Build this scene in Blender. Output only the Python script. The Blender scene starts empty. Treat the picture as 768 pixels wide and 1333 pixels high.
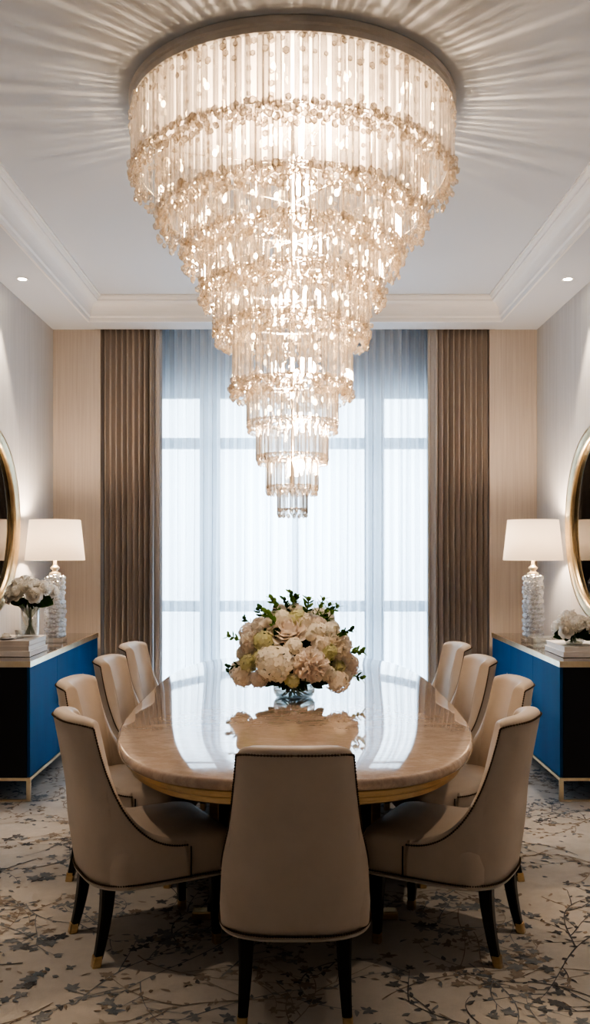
import bpy, bmesh, math, random
from math import sin, cos, pi, radians, sqrt, atan2
from mathutils import Vector, Matrix
random.seed(7)
S = bpy.context.scene
COL = S.collection

# ------------------------------------------------------------------ helpers
class MB:
    def __init__(s): s.v = []; s.f = []; s.mi = []; s.sm = []
    def add(s, vs, fs, m=0, smooth=False, M=None):
        o = len(s.v)
        if M is not None: vs = [M @ Vector(p) for p in vs]
        s.v.extend([tuple(p) for p in vs])
        for f in fs:
            s.f.append([i + o for i in f]); s.mi.append(m); s.sm.append(smooth)
        return s
    def box(s, x0, x1, y0, y1, z0, z1, m=0, bev=0, M=None):
        if bev <= 0:
            vs = [(x0,y0,z0),(x1,y0,z0),(x1,y1,z0),(x0,y1,z0),(x0,y0,z1),(x1,y0,z1),(x1,y1,z1),(x0,y1,z1)]
            fs = [(0,3,2,1),(4,5,6,7),(0,1,5,4),(1,2,6,5),(2,3,7,6),(3,0,4,7)]
            return s.add(vs, fs, m, False, M)
        bm = bmesh.new(); bmesh.ops.create_cube(bm, size=1)
        for v in bm.verts:
            v.co = Vector(((x0+x1)/2 + v.co.x*(x1-x0), (y0+y1)/2 + v.co.y*(y1-y0), (z0+z1)/2 + v.co.z*(z1-z0)))
        bmesh.ops.bevel(bm, geom=bm.edges[:], offset=bev, segments=2, affect='EDGES', profile=.5)
        return s.bm(bm, m, False, M)
    def bm(s, bm, m=0, smooth=False, M=None):
        bm.verts.ensure_lookup_table(); bm.verts.index_update()
        s.add([v.co.copy() for v in bm.verts], [[v.index for v in f.verts] for f in bm.faces], m, smooth, M)
        bm.free(); return s
    def loft(s, rings, m=0, closed=True, cap0=False, cap1=False, smooth=True, M=None):
        n = len(rings[0]); vs = [p for r in rings for p in r]; fs = []
        for i in range(len(rings)-1):
            for j in range(n if closed else n-1):
                k = (j+1) % n
                fs.append((i*n+j, i*n+k, (i+1)*n+k, (i+1)*n+j))
        if cap0: fs.append(list(range(n-1, -1, -1)))
        if cap1: fs.append([(len(rings)-1)*n + j for j in range(n)])
        return s.add(vs, fs, m, smooth, M)
    def lathe(s, prof, n=32, m=0, M=None, smooth=True, c0=False, c1=False):
        rings = [[(r*cos(2*pi*j/n), r*sin(2*pi*j/n), z) for j in range(n)] for r, z in prof]
        return s.loft(rings, m, True, c0, c1, smooth, M)
    def tube(s, pts, r, n=6, m=0, smooth=True, caps=True, M=None):
        pts = [Vector(p) for p in pts]; rings = []
        up = Vector((0,0,1)); prev = None
        for i, p in enumerate(pts):
            t = (pts[min(i+1,len(pts)-1)] - pts[max(i-1,0)]).normalized()
            if prev is None:
                a = t.orthogonal().normalized()
            else:
                a = (prev - t*prev.dot(t)).normalized()
            prev = a; b = t.cross(a)
            rr = r[i] if isinstance(r, (list, tuple)) else r
            rings.append([p + (a*cos(2*pi*j/n) + b*sin(2*pi*j/n))*rr for j in range(n)])
        return s.loft(rings, m, True, caps, caps, smooth, M)
    def build(s, name, mats, parent=None, loc=None, rotz=None):
        me = bpy.data.meshes.new(name)
        me.from_pydata(s.v, [], s.f)
        if not isinstance(mats, (list, tuple)): mats = [mats]
        for m in mats: me.materials.append(m)
        me.polygons.foreach_set('material_index', s.mi)
        me.polygons.foreach_set('use_smooth', s.sm)
        me.update()
        return link(name, me, parent, loc, rotz)

def link(name, data, parent=None, loc=None, rotz=None):
    o = bpy.data.objects.new(name, data); COL.objects.link(o)
    if parent is not None: o.parent = parent
    if loc is not None: o.location = loc
    if rotz is not None: o.rotation_euler = (0,0,rotz)
    return o
def tag(o, label, cat, group=None, kind=None):
    o['label'] = label; o['category'] = cat
    if group: o['group'] = group
    if kind: o['kind'] = kind
    return o
def thing(name, label, cat, loc=(0,0,0), rotz=0, group=None):
    return tag(link(name, None, None, loc, rotz), label, cat, group)
def structure(o, label=None):
    o['kind'] = 'structure'
    if label: o['label'] = label; o['category'] = label.split(' ')[-1]
    return o
def copy_tree(o, parent=None):
    c = o.copy(); COL.objects.link(c); c.parent = parent
    for ch in list(o.children): copy_tree(ch, c)
    return c

_ico = {}
def ico(sub):
    if sub not in _ico:
        bm = bmesh.new(); bmesh.ops.create_icosphere(bm, subdivisions=sub, radius=1)
        bm.verts.ensure_lookup_table(); bm.verts.index_update()
        _ico[sub] = ([v.co.copy() for v in bm.verts], [[v.index for v in f.verts] for f in bm.faces]); bm.free()
    return _ico[sub]
def T(x, y, z, s=1, rz=0, ry=0, rx=0):
    sc = s if isinstance(s, (tuple, list)) else (s, s, s)
    return Matrix.Translation((x,y,z)) @ Matrix.Rotation(rz,4,'Z') @ Matrix.Rotation(ry,4,'Y') @ Matrix.Rotation(rx,4,'X') @ Matrix.Diagonal((sc[0],sc[1],sc[2],1))

# ------------------------------------------------------------------ materials
def new_mat(name):
    m = bpy.data.materials.new(name); m.use_nodes = True
    nt = m.node_tree; nt.nodes.clear()
    out = nt.nodes.new('ShaderNodeOutputMaterial')
    return m, nt, out
def N(nt, t, **kw):
    n = nt.nodes.new(t)
    for k, v in kw.items():
        if k.startswith('_'): setattr(n, k[1:], v)
        else: n.inputs[k.replace('__', ' ')].default_value = v
    return n
def c4(c): return (c[0], c[1], c[2], 1)
def pbr(name, col, rough=.5, metal=0, noise=None, bump=None, coat=0, spec=.5, sheen=0, stretch=(1,1,1), ior=1.5, trans=0):
    """noise=(scale, colour2, lo, hi); bump=(scale, strength, distance)"""
    m, nt, out = new_mat(name); L = nt.links
    b = N(nt, 'ShaderNodeBsdfPrincipled', Roughness=rough, Metallic=metal, IOR=ior)
    b.inputs['Base Color'].default_value = c4(col)
    b.inputs['Coat Weight'].default_value = coat; b.inputs['Coat Roughness'].default_value = .03
    b.inputs['Specular IOR Level'].default_value = spec
    b.inputs['Sheen Weight'].default_value = sheen
    b.inputs['Transmission Weight'].default_value = trans
    tc = N(nt, 'ShaderNodeTexCoord'); mp = N(nt, 'ShaderNodeMapping', Scale=stretch)
    L.new(tc.outputs['Object'], mp.inputs['Vector'])
    if noise:
        nz = N(nt, 'ShaderNodeTexNoise', Scale=noise[0], Detail=5, Roughness=.6)
        L.new(mp.outputs[0], nz.inputs['Vector'])
        rp = N(nt, 'ShaderNodeMapRange'); rp.inputs[1].default_value = noise[2]; rp.inputs[2].default_value = noise[3]
        mx = N(nt, 'ShaderNodeMix', _data_type='RGBA'); mx.inputs[6].default_value = c4(col); mx.inputs[7].default_value = c4(noise[1])
        L.new(nz.outputs[0], rp.inputs[0]); L.new(rp.outputs[0], mx.inputs[0]); L.new(mx.outputs[2], b.inputs['Base Color'])
    if bump:
        nb = N(nt, 'ShaderNodeTexNoise', Scale=bump[0], Detail=4)
        L.new(mp.outputs[0], nb.inputs['Vector'])
        bp = N(nt, 'ShaderNodeBump', Strength=bump[1], Distance=bump[2])
        L.new(nb.outputs[0], bp.inputs['Height']); L.new(bp.outputs[0], b.inputs['Normal'])
    L.new(b.outputs[0], out.inputs[0])
    return m

def glassy(name, tint=(1,1,1), body=(.9,.9,.9), lo=.08, hi=.8, diff=.3, rough=.03, refr=0, edge=None):
    """crystal: clear when faced, denser towards the edges; a little scattering and sharp reflections"""
    m, nt, out = new_mat(name); L = nt.links
    lw = N(nt, 'ShaderNodeLayerWeight', Blend=.45)
    mr = N(nt, 'ShaderNodeMapRange'); mr.inputs[3].default_value = lo; mr.inputs[4].default_value = hi
    L.new(lw.outputs['Facing'], mr.inputs[0])
    tr = N(nt, 'ShaderNodeBsdfTransparent', Color=c4(tint))
    gl = N(nt, 'ShaderNodeBsdfGlossy', Roughness=rough); gl.inputs['Color'].default_value = (1,1,1,1)
    df = N(nt, 'ShaderNodeBsdfTranslucent', Color=c4(body))
    d2 = N(nt, 'ShaderNodeBsdfDiffuse', Color=c4(body))
    if edge:  # brown rim tint paints in the dark gaps and refraction lines
        pw = N(nt, 'ShaderNodeMath', _operation='POWER'); pw.inputs[1].default_value = 1.6; L.new(lw.outputs['Facing'], pw.inputs[0])
        mc = N(nt, 'ShaderNodeMix', _data_type='RGBA'); mc.inputs[6].default_value = c4(tint); mc.inputs[7].default_value = c4(edge)
        L.new(pw.outputs[0], mc.inputs[0]); L.new(mc.outputs[2], tr.inputs[0])
    if refr:
        gs = N(nt, 'ShaderNodeBsdfGlass', Roughness=.02, IOR=1.48); gs.inputs['Color'].default_value = c4(tint)
        mg = N(nt, 'ShaderNodeMixShader', Fac=refr)
        if edge: L.new(mc.outputs[2], gs.inputs[0])
        L.new(tr.outputs[0], mg.inputs[1]); L.new(gs.outputs[0], mg.inputs[2]); tr = mg
    md = N(nt, 'ShaderNodeMixShader', Fac=.5); L.new(df.outputs[0], md.inputs[1]); L.new(d2.outputs[0], md.inputs[2])
    m1 = N(nt, 'ShaderNodeMixShader', Fac=diff); L.new(gl.outputs[0], m1.inputs[1]); L.new(md.outputs[0], m1.inputs[2])
    m2 = N(nt, 'ShaderNodeMixShader'); L.new(mr.outputs[0], m2.inputs[0]); L.new(tr.outputs[0], m2.inputs[1]); L.new(m1.outputs[0], m2.inputs[2])
    L.new(m2.outputs[0], out.inputs[0])
    return m

def emit(name, col, st):
    m, nt, out = new_mat(name)
    e = N(nt, 'ShaderNodeEmission', Strength=st); e.inputs[0].default_value = c4(col)
    nt.links.new(e.outputs[0], out.inputs[0]); m.cycles.emission_sampling = 'NONE'
    return m

def cloth_thin(name, col, transp, transl, bump=None):
    m, nt, out = new_mat(name); L = nt.links
    tc = N(nt, 'ShaderNodeTexCoord'); mp = N(nt, 'ShaderNodeMapping', Scale=(60,60,3)); L.new(tc.outputs['Object'], mp.inputs[0])
    nz = N(nt, 'ShaderNodeTexNoise', Scale=1, Detail=3); L.new(mp.outputs[0], nz.inputs['Vector'])
    df = N(nt, 'ShaderNodeBsdfDiffuse', Color=c4(col)); tl = N(nt, 'ShaderNodeBsdfTranslucent', Color=c4(col))
    tr = N(nt, 'ShaderNodeBsdfTransparent')
    a = N(nt, 'ShaderNodeMixShader', Fac=transl); L.new(df.outputs[0], a.inputs[1]); L.new(tl.outputs[0], a.inputs[2])
    # less see-through where the cloth is seen edge-on (in the folds)
    lw = N(nt, 'ShaderNodeLayerWeight', Blend=.5)
    mr = N(nt, 'ShaderNodeMapRange'); mr.inputs[3].default_value = transp; mr.inputs[4].default_value = transp*.25
    L.new(lw.outputs['Facing'], mr.inputs[0])
    nm = N(nt, 'ShaderNodeMapRange'); nm.inputs[3].default_value = .9; nm.inputs[4].default_value = 1.1; L.new(nz.outputs[0], nm.inputs[0])
    mu = N(nt, 'ShaderNodeMath', _operation='MULTIPLY'); L.new(mr.outputs[0], mu.inputs[0]); L.new(nm.outputs[0], mu.inputs[1])
    b = N(nt, 'ShaderNodeMixShader'); L.new(mu.outputs[0], b.inputs[0]); L.new(a.outputs[0], b.inputs[1]); L.new(tr.outputs[0], b.inputs[2])
    L.new(b.outputs[0], out.inputs[0])
    return m

def striped(name, c1, c2, axis, scale=70):
    """wallpaper with fine vertical strie"""
    m, nt, out = new_mat(name); L = nt.links
    b = N(nt, 'ShaderNodeBsdfPrincipled', Roughness=.7); b.inputs['Specular IOR Level'].default_value = .25
    tc = N(nt, 'ShaderNodeTexCoord')
    sc = (scale, scale, 1.2)
    mp = N(nt, 'ShaderNodeMapping', Scale=sc); L.new(tc.outputs['Object'], mp.inputs[0])
    nz = N(nt, 'ShaderNodeTexNoise', Scale=1, Detail=4, Roughness=.7); L.new(mp.outputs[0], nz.inputs['Vector'])
    rp = N(nt, 'ShaderNodeMapRange'); rp.inputs[1].default_value = .35; rp.inputs[2].default_value = .65; L.new(nz.outputs[0], rp.inputs[0])
    mx = N(nt, 'ShaderNodeMix', _data_type='RGBA'); mx.inputs[6].default_value = c4(c1); mx.inputs[7].default_value = c4(c2)
    L.new(rp.outputs[0], mx.inputs[0]); L.new(mx.outputs[2], b.inputs['Base Color'])
    bp = N(nt, 'ShaderNodeBump', Strength=.15, Distance=.004); L.new(nz.outputs[0], bp.inputs['Height']); L.new(bp.outputs[0], b.inputs['Normal'])
    L.new(b.outputs[0], out.inputs[0])
    return m

def carpet_mat(name, col, fade, amount):
    m, nt, out = new_mat(name); L = nt.links
    b = N(nt, 'ShaderNodeBsdfPrincipled', Roughness=.95); b.inputs['Specular IOR Level'].default_value = .1; b.inputs['Sheen Weight'].default_value = .15
    tc = N(nt, 'ShaderNodeTexCoord')
    nz = N(nt, 'ShaderNodeTexNoise', Scale=9, Detail=6, Roughness=.65); L.new(tc.outputs['Object'], nz.inputs['Vector'])
    rp = N(nt, 'ShaderNodeMapRange'); rp.inputs[1].default_value = .35; rp.inputs[2].default_value = .7; rp.inputs[4].default_value = amount; L.new(nz.outputs[0], rp.inputs[0])
    mx = N(nt, 'ShaderNodeMix', _data_type='RGBA'); mx.inputs[6].default_value = c4(col); mx.inputs[7].default_value = c4(fade)
    L.new(rp.outputs[0], mx.inputs[0]); L.new(mx.outputs[2], b.inputs['Base Color'])
    n2 = N(nt, 'ShaderNodeTexNoise', Scale=420, Detail=2); L.new(tc.outputs['Object'], n2.inputs['Vector'])
    bp = N(nt, 'ShaderNodeBump', Strength=.5, Distance=.004); L.new(n2.outputs[0], bp.inputs['Height']); L.new(bp.outputs[0], b.inputs['Normal'])
    L.new(b.outputs[0], out.inputs[0])
    return m

M = {}
M['ceil'] = pbr('ceiling_paint', (.64,.67,.71), .75, bump=(30,.05,.002))
M['trimw'] = pbr('trim_paint', (.80,.80,.80), .5)
M['wall_side'] = striped('side_wallpaper', (.57,.57,.575), (.49,.49,.495), 'y', 55)
M['wall_back'] = striped('back_wallpaper', (.55,.50,.45), (.47,.42,.38), 'x', 75)
M['niche'] = pbr('niche_paint', (.42,.42,.43), .8)
M['winframe'] = pbr('window_frame_metal', (.22,.27,.31), .5)
M['carpet'] = carpet_mat('carpet_ground', (.64,.61,.57), (.54,.52,.49), .8)
M['leaf_blue'] = carpet_mat('carpet_blue_grey', (.17,.205,.24), (.42,.43,.44), .85)
M['leaf_dark'] = carpet_mat('carpet_slate', (.11,.12,.14), (.28,.28,.28), .7)
M['leaf_taupe'] = carpet_mat('carpet_taupe', (.28,.23,.185), (.50,.46,.41), .85)
M['leather'] = pbr('cream_leather', (.64,.56,.48), .5, noise=(6,(.60,.525,.45),.4,.65), bump=(350,.12,.001), spec=.3)
M['nail'] = pbr('bronze_nailheads', (.10,.07,.045), .35, metal=.9)
M['welt'] = pbr('pale_welt', (.62,.57,.50), .5)
M['seam'] = pbr('dark_seam', (.06,.045,.035), .7)
M['blackwood'] = pbr('black_lacquered_wood', (.006,.005,.005), .28, noise=(12,(.012,.010,.009),.4,.7))
M['brass'] = pbr('brushed_brass', (.74,.57,.33), .30, metal=1, noise=(14,(.62,.46,.26),.35,.7), stretch=(1,1,6))
M['brass_pale'] = pbr('pale_brass', (.86,.74,.55), .3, metal=1, noise=(10,(.74,.60,.40),.35,.7))
M['oldbrass'] = pbr('aged_brass', (.70,.57,.37), .34, metal=1, noise=(7,(.50,.39,.24),.35,.7), bump=(14,.3,.012))
M['chrome'] = pbr('chrome', (.85,.85,.85), .15, metal=1)
M['blue'] = pbr('blue_lacquer', (.001,.105,.30), .55, noise=(3,(.001,.075,.22),.35,.7), stretch=(1,1,.25), spec=.12)
M['blacklac'] = pbr('black_side_panel', (.004,.005,.009), .35)
M['topglass'] = pbr('bronze_glass_top', (.10,.075,.06), .06, coat=1)
M['mirror'] = pbr('smoked_mirror', (.010,.008,.007), .06, metal=1)
M['shade'] = None
M['glass'] = glassy('clear_glass', (.97,.985,.98), (.9,.95,.95), .05, .75, .12, .02)
M['crystal'] = glassy('crystal_rods', (.99,.98,.965), (.97,.86,.70), .05, .55, .16, .04, .42, (.42,.33,.24))
M['bead'] = glassy('crystal_beads', (.98,.95,.90), (.98,.84,.66), .14, .78, .34, .05, .38, (.50,.40,.30))
M['bubble'] = glassy('bubble_glass', (.97,.975,.98), (.90,.92,.94), .06, .90, .10, .03, .75)
M['plate'] = pbr('chandelier_plate', (.74,.70,.66), .45, metal=0, noise=(5,(.62,.58,.54),.4,.65))
M['frame'] = pbr('chandelier_frame', (.85,.80,.72), .25, metal=1)
M['bulb'] = emit('bulb_glow', (1,.76,.45), 18)
M['down'] = emit('downlight_glow', (1,.86,.66), 30)
M['book'] = pbr('white_book_cover', (.84,.83,.82), .45, noise=(4,(.79,.78,.77),.4,.6))
M['book_grey'] = pbr('greige_book_cover', (.66,.62,.58), .5, noise=(4,(.61,.57,.54),.4,.6))
M['pages'] = pbr('book_pages', (.86,.85,.83), .8, bump=(200,.2,.001), stretch=(.1,.1,3))
M['stem'] = pbr('green_stems', (.10,.19,.05), .5, noise=(20,(.16,.26,.09),.4,.7))

# polished stone table top
def stone():
    m, nt, out = new_mat('cream_marble'); L = nt.links
    b = N(nt, 'ShaderNodeBsdfPrincipled', Roughness=.05, IOR=1.55); b.inputs['Coat Weight'].default_value = .8; b.inputs['Coat Roughness'].default_value = .02; b.inputs['Coat IOR'].default_value = 1.6
    tc = N(nt, 'ShaderNodeTexCoord')
    mp = N(nt, 'ShaderNodeMapping', Scale=(1,2.2,1), Rotation=(0,0,.25)); L.new(tc.outputs['Object'], mp.inputs[0])
    n1 = N(nt, 'ShaderNodeTexNoise', Scale=5, Detail=8, Roughness=.65, Distortion=1.2); L.new(mp.outputs[0], n1.inputs['Vector'])
    n2 = N(nt, 'ShaderNodeTexNoise', Scale=38, Detail=6, Roughness=.75); L.new(mp.outputs[0], n2.inputs['Vector'])
    r1 = N(nt, 'ShaderNodeMapRange'); r1.inputs[1].default_value = .38; r1.inputs[2].default_value = .62; L.new(n1.outputs[0], r1.inputs[0])
    r2 = N(nt, 'ShaderNodeMapRange'); r2.inputs[1].default_value = .45; r2.inputs[2].default_value = .7; r2.inputs[4].default_value = .55; L.new(n2.outputs[0], r2.inputs[0])
    m1 = N(nt, 'ShaderNodeMix', _data_type='RGBA'); m1.inputs[6].default_value = (.66,.55,.46,1); m1.inputs[7].default_value = (.52,.41,.33,1); L.new(r1.outputs[0], m1.inputs[0])
    m2 = N(nt, 'ShaderNodeMix', _data_type='RGBA'); m2.inputs[7].default_value = (.38,.28,.22,1); L.new(m1.outputs[2], m2.inputs[6]); L.new(r2.outputs[0], m2.inputs[0])
    L.new(m2.outputs[2], b.inputs['Base Color']); L.new(b.outputs[0], out.inputs[0])
    return m
M['stone'] = stone()

def petal_mat(name, c1, c2, tl=.48, scale=18):
    m, nt, out = new_mat(name); L = nt.links
    tc = N(nt, 'ShaderNodeTexCoord'); nz = N(nt, 'ShaderNodeTexNoise', Scale=scale, Detail=4); L.new(tc.outputs['Object'], nz.inputs['Vector'])
    rp = N(nt, 'ShaderNodeMapRange'); rp.inputs[1].default_value = .4; rp.inputs[2].default_value = .7; L.new(nz.outputs[0], rp.inputs[0])
    mx = N(nt, 'ShaderNodeMix', _data_type='RGBA'); mx.inputs[6].default_value = c4(c1); mx.inputs[7].default_value = c4(c2); L.new(rp.outputs[0], mx.inputs[0])
    d = N(nt, 'ShaderNodeBsdfDiffuse'); t = N(nt, 'ShaderNodeBsdfTranslucent')
    L.new(mx.outputs[2], d.inputs[0]); L.new(mx.outputs[2], t.inputs[0])
    a = N(nt, 'ShaderNodeMixShader', Fac=tl); L.new(d.outputs[0], a.inputs[1]); L.new(t.outputs[0], a.inputs[2]); L.new(a.outputs[0], out.inputs[0])
    return m
M['petal_cream'] = petal_mat('cream_petals', (.97,.93,.86), (.96,.89,.80))
M['petal_blush'] = petal_mat('blush_petals', (.97,.90,.84), (.97,.93,.88))
M['petal_ivory'] = petal_mat('ivory_petals', (.97,.95,.89), (.96,.92,.83))
M['petal_green'] = petal_mat('lime_florets', (.76,.77,.50), (.88,.87,.68))
M['petal_white'] = petal_mat('white_petals', (.97,.96,.93), (.96,.93,.88))
M['leaf'] = petal_mat('dark_leaf', (.035,.085,.02), (.06,.13,.03), .2)
M['leaf_l'] = petal_mat('light_leaf', (.13,.24,.06), (.20,.31,.09), .35)
def drape_mat(name, c1, c2):
    m, nt, out = new_mat(name); L = nt.links
    b = N(nt, 'ShaderNodeBsdfPrincipled', Roughness=.8); b.inputs['Sheen Weight'].default_value = .3; b.inputs['Specular IOR Level'].default_value = .2
    tc = N(nt, 'ShaderNodeTexCoord'); mp = N(nt, 'ShaderNodeMapping', Scale=(150,150,30)); L.new(tc.outputs['Object'], mp.inputs[0])
    nz = N(nt, 'ShaderNodeTexNoise', Scale=1, Detail=3); L.new(mp.outputs[0], nz.inputs['Vector'])
    mx = N(nt, 'ShaderNodeMix', _data_type='RGBA'); mx.inputs[6].default_value = c4(c1); mx.inputs[7].default_value = c4(c2)
    L.new(nz.outputs[0], mx.inputs[0]); L.new(mx.outputs[2], b.inputs['Base Color']); L.new(b.outputs[0], out.inputs[0])
    return m
M['drape'] = drape_mat('taupe_drape', (.43,.385,.35), (.38,.34,.31))
M['lining'] = drape_mat('grey_drape_edge', (.52,.50,.49), (.42,.41,.40))
M['sheer'] = cloth_thin('sheer_voile', (.85,.895,.94), .30, .66)

def shade_mat():
    m, nt, out = new_mat('white_lampshade'); L = nt.links
    d = N(nt, 'ShaderNodeBsdfDiffuse', Color=(.94,.92,.89,1)); t = N(nt, 'ShaderNodeBsdfTranslucent', Color=(.97,.93,.88,1))
    a = N(nt, 'ShaderNodeMixShader', Fac=.6); L.new(d.outputs[0], a.inputs[1]); L.new(t.outputs[0], a.inputs[2]); L.new(a.outputs[0], out.inputs[0])
    return m
M['shade'] = shade_mat()

# ------------------------------------------------------------------ camera
CAMH = 1.6; F = 1180.0
cam = bpy.data.cameras.new('camera'); co = bpy.data.objects.new('camera', cam); COL.objects.link(co)
co.location = (0, 0, CAMH); co.rotation_euler = (radians(90), 0, 0)
cam.sensor_fit = 'VERTICAL'; cam.sensor_height = 36; cam.lens = F/1333*36; cam.shift_y = 49/1333; cam.clip_start = .05
S.camera = co

# ------------------------------------------------------------------ room shell
XW, YB, YF = 2.1, 7.87, -1.6
ZS, ZC = 3.51, 3.705
XR, YR = 1.737, 7.60            # recess edge
XN, YN = 1.69, 8.42             # window niche half width, back

def carpet():
    mb = MB()
    mb.add([(-XW,YF,0),(XW,YF,0),(XW,YN+.02,0),(-XW,YN+.02,0)], [(0,1,2,3)], 0)
    rnd = random.Random(21); cnt = [0]
    def zz():
        cnt[0] += 1; return .0012 + (cnt[0] % 4000)*3e-7
    def inside(x, y): return -XW+.02 < x < XW-.02 and 1.9 < y < 7.8
    def leaf(x, y, a, l, w, m, bend=0):
        z = zz(); ca, sa = cos(a), sin(a); pts = []
        prof = [(0,.08),(.2,.7),(.42,1),(.65,.75),(.85,.32),(1,0)]
        up = []; dn = []
        for t, k in prof:
            by = bend*l*t*t
            j = 1+rnd.uniform(-.22,.22)
            up.append((t*l, by + k*w*j)); dn.append((t*l, by - k*w*(2-j)))
        poly = up + dn[-2::-1]
        vs = [(x+px*ca-py*sa, y+px*sa+py*ca, z) for px, py in poly]
        if not all(inside(v[0], v[1]) for v in vs): return
        mb.add(vs, [list(range(len(vs)))[::-1]], m)
    def blossom(x, y, r, m):
        n = rnd.choice((4,5,5,6)); a0 = rnd.uniform(0,6)
        for k in range(n):
            leaf(x, y, a0+k*2*pi/n+rnd.uniform(-.25,.25), r*rnd.uniform(.7,1.2), r*.27, m)
    def branch(x, y, a, length, w, m, depth):
        st = .022; n = int(length/st); k = rnd.uniform(-3.5,3.5); dk = rnd.uniform(-7,7)
        L_, R_ = [], []; side = 1
        for i in range(n+1):
            ww = w*(1-.6*i/n)*rnd.uniform(.7,1.25)
            nx, ny = -sin(a), cos(a)
            L_.append((x+nx*ww, y+ny*ww)); R_.append((x-nx*ww, y-ny*ww))
            if i > 1 and i % 2 == 0 and rnd.random() < .72:
                side = -side
                lm = m if rnd.random() < .8 else rnd.choice((1,2,3))
                leaf(x, y, a+side*rnd.uniform(.5,1.1), rnd.uniform(.020,.046), rnd.uniform(.005,.011), lm, rnd.uniform(-.4,.4))
            if depth and i > 3 and rnd.random() < .10:
                branch(x, y, a+rnd.choice((-1,1))*rnd.uniform(.5,1.0), length*rnd.uniform(.25,.5), w*.75, m, depth-1)
            x += cos(a)*st; y += sin(a)*st; a += (k + dk*i/n)*st
        z = zz()
        for i in range(n):
            q = [L_[i], L_[i+1], R_[i+1], R_[i]]
            if all(inside(p[0], p[1]) for p in q): mb.add([(p[0],p[1],z) for p in q], [(3,2,1,0)], m)
        if rnd.random() < .75: blossom(x, y, rnd.uniform(.022,.04), m)
    # jittered grid of sprays
    gx, gy = 13, 20
    for i in range(gx):
        for j in range(gy):
            x = -XW + (i+rnd.random())*2*XW/gx; y = 1.9 + (j+rnd.random())*6/gy
            m = rnd.choices((1,2,3), (.42,.16,.42))[0]
            branch(x, y, rnd.uniform(0,2*pi), rnd.uniform(.35,.85), .0036, m, 2)
            if rnd.random() < .38:                                   # dense blue-grey bloom clusters
                cx, cy = x+rnd.uniform(-.2,.2), y+rnd.uniform(-.2,.2)
                for _ in range(rnd.randint(4,8)):
                    blossom(cx+rnd.gauss(0,.06), cy+rnd.gauss(0,.05), rnd.uniform(.024,.046), rnd.choice((1,1,1,2)))
    # loose small leaves scattered between the sprays
    for _ in range(1100):
        leaf(rnd.uniform(-XW,XW), rnd.uniform(1.9,7.8), rnd.uniform(0,6.28), rnd.uniform(.02,.05), rnd.uniform(.005,.012), rnd.choice((1,3,3)), rnd.uniform(-.4,.4))
    return structure(mb.build('floor', [M['carpet'], M['leaf_blue'], M['leaf_dark'], M['leaf_taupe']]))
carpet()

def shell():
    structure(MB().box(-XW-.1, -XW, YF, YN, 0, ZC).build('wall_left', M['wall_side']))
    structure(MB().box(XW, XW+.1, YF, YN, 0, ZC).build('wall_right', M['wall_side']))
    structure(MB().box(-XW, XW, YF-.1, YF, 0, ZC).build('wall_front', M['wall_side']))
    # back wall: two papered piers, niche reveals, header and jambs round the window
    b = MB()
    for s in (-1, 1):
        x0, x1 = sorted((s*XN, s*XW))
        b.box(x0, x1, YB, YN, 0, ZC, 0)
    WX, WZ = 1.32, 3.07
    b.box(-XN, XN, YN, YN+.14, WZ, ZC, 1)
    b.box(-XN, -WX, YN, YN+.14, 0, WZ, 1); b.box(WX, XN, YN, YN+.14, 0, WZ, 1)
    structure(b.build('wall_back', [M['wall_back'], M['niche']]))
    c = MB()
    c.box(-XR, XR, YF, YR, ZC, ZC+.1)
    c.box(-XW, -XR, YF, YB, ZS, ZC+.1); c.box(XR, XW, YF, YB, ZS, ZC+.1)
    c.box(-XR, XR, YR, YB-.01, ZS, ZC+.1)
    c.box(-XN, XN, YB-.01, YN+.14, ZC-.02, ZC+.1)
    structure(c.build('ceiling', M['ceil']))
    # cornice swept round the recess
    prof = [(0,ZS-.004),(.016,ZS-.004),(.018,ZS+.008),(.018,ZS+.030),(.026,ZS+.036),(.030,ZS+.040)]
    for k in range(1, 9):
        t = k/8*pi/2; prof.append((.030+.072*(1-cos(t)), ZS+.040+.105*sin(t)))
    prof += [(.106,ZS+.149),(.106,ZS+.160),(.114,ZS+.164),(.122,ZS+.176),(.124,ZS+.184),(.136,ZS+.184),(.136,ZC)]
    rings = [[(-(XR-o), YF+o, z), (XR-o, YF+o, z), (XR-o, YR-o, z), (-(XR-o), YR-o, z)] for o, z in prof]
    structure(MB().loft(rings, smooth=False).build('trim_1', M['trimw']))
    # window: frame, panes
    w = MB(); y0, y1 = YN+.02, YN+.10
    def bar(x0, x1, z0, z1, d=0): w.box(x0, x1, y0-d, y1, z0, z1, 0, .006)
    px = lambda p: (p-384)*YN/F
    pz = lambda p: CAMH - (p-715)*YN/F
    bar(-WX, WX, pz(517), WZ); bar(-WX, WX, 0, .12)
    bar(-WX, px(207), .12, pz(517)); bar(px(557), WX, .12, pz(517))
    for a, b_ in ((px(260), px(285)), (px(476), px(500))):
        bar(a, b_, .12, pz(517), .02)
        w.box(a+.055 if a < 0 else a-.012, b_+.012 if a < 0 else b_-.055, y0-.045, y0-.02, .12, pz(517))
    spans = [(px(207), px(260)), (px(285), px(476)), (px(500), px(557))]
    for a, b_ in spans:
        bar(a, b_, pz(583), pz(569)); bar(a, b_, pz(796), pz(782))
    bar(-.02, .02, .12, pz(796))
    root = structure(w.build('window_1', M['winframe']))
    for a, b_ in spans:
        for z0, z1 in ((.12, pz(796)), (pz(782), pz(583)), (pz(569), pz(517))):
            MB().box(a, b_, YN+.055, YN+.061, z0, z1).build('window_pane', M['glass'], root)
shell()

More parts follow.
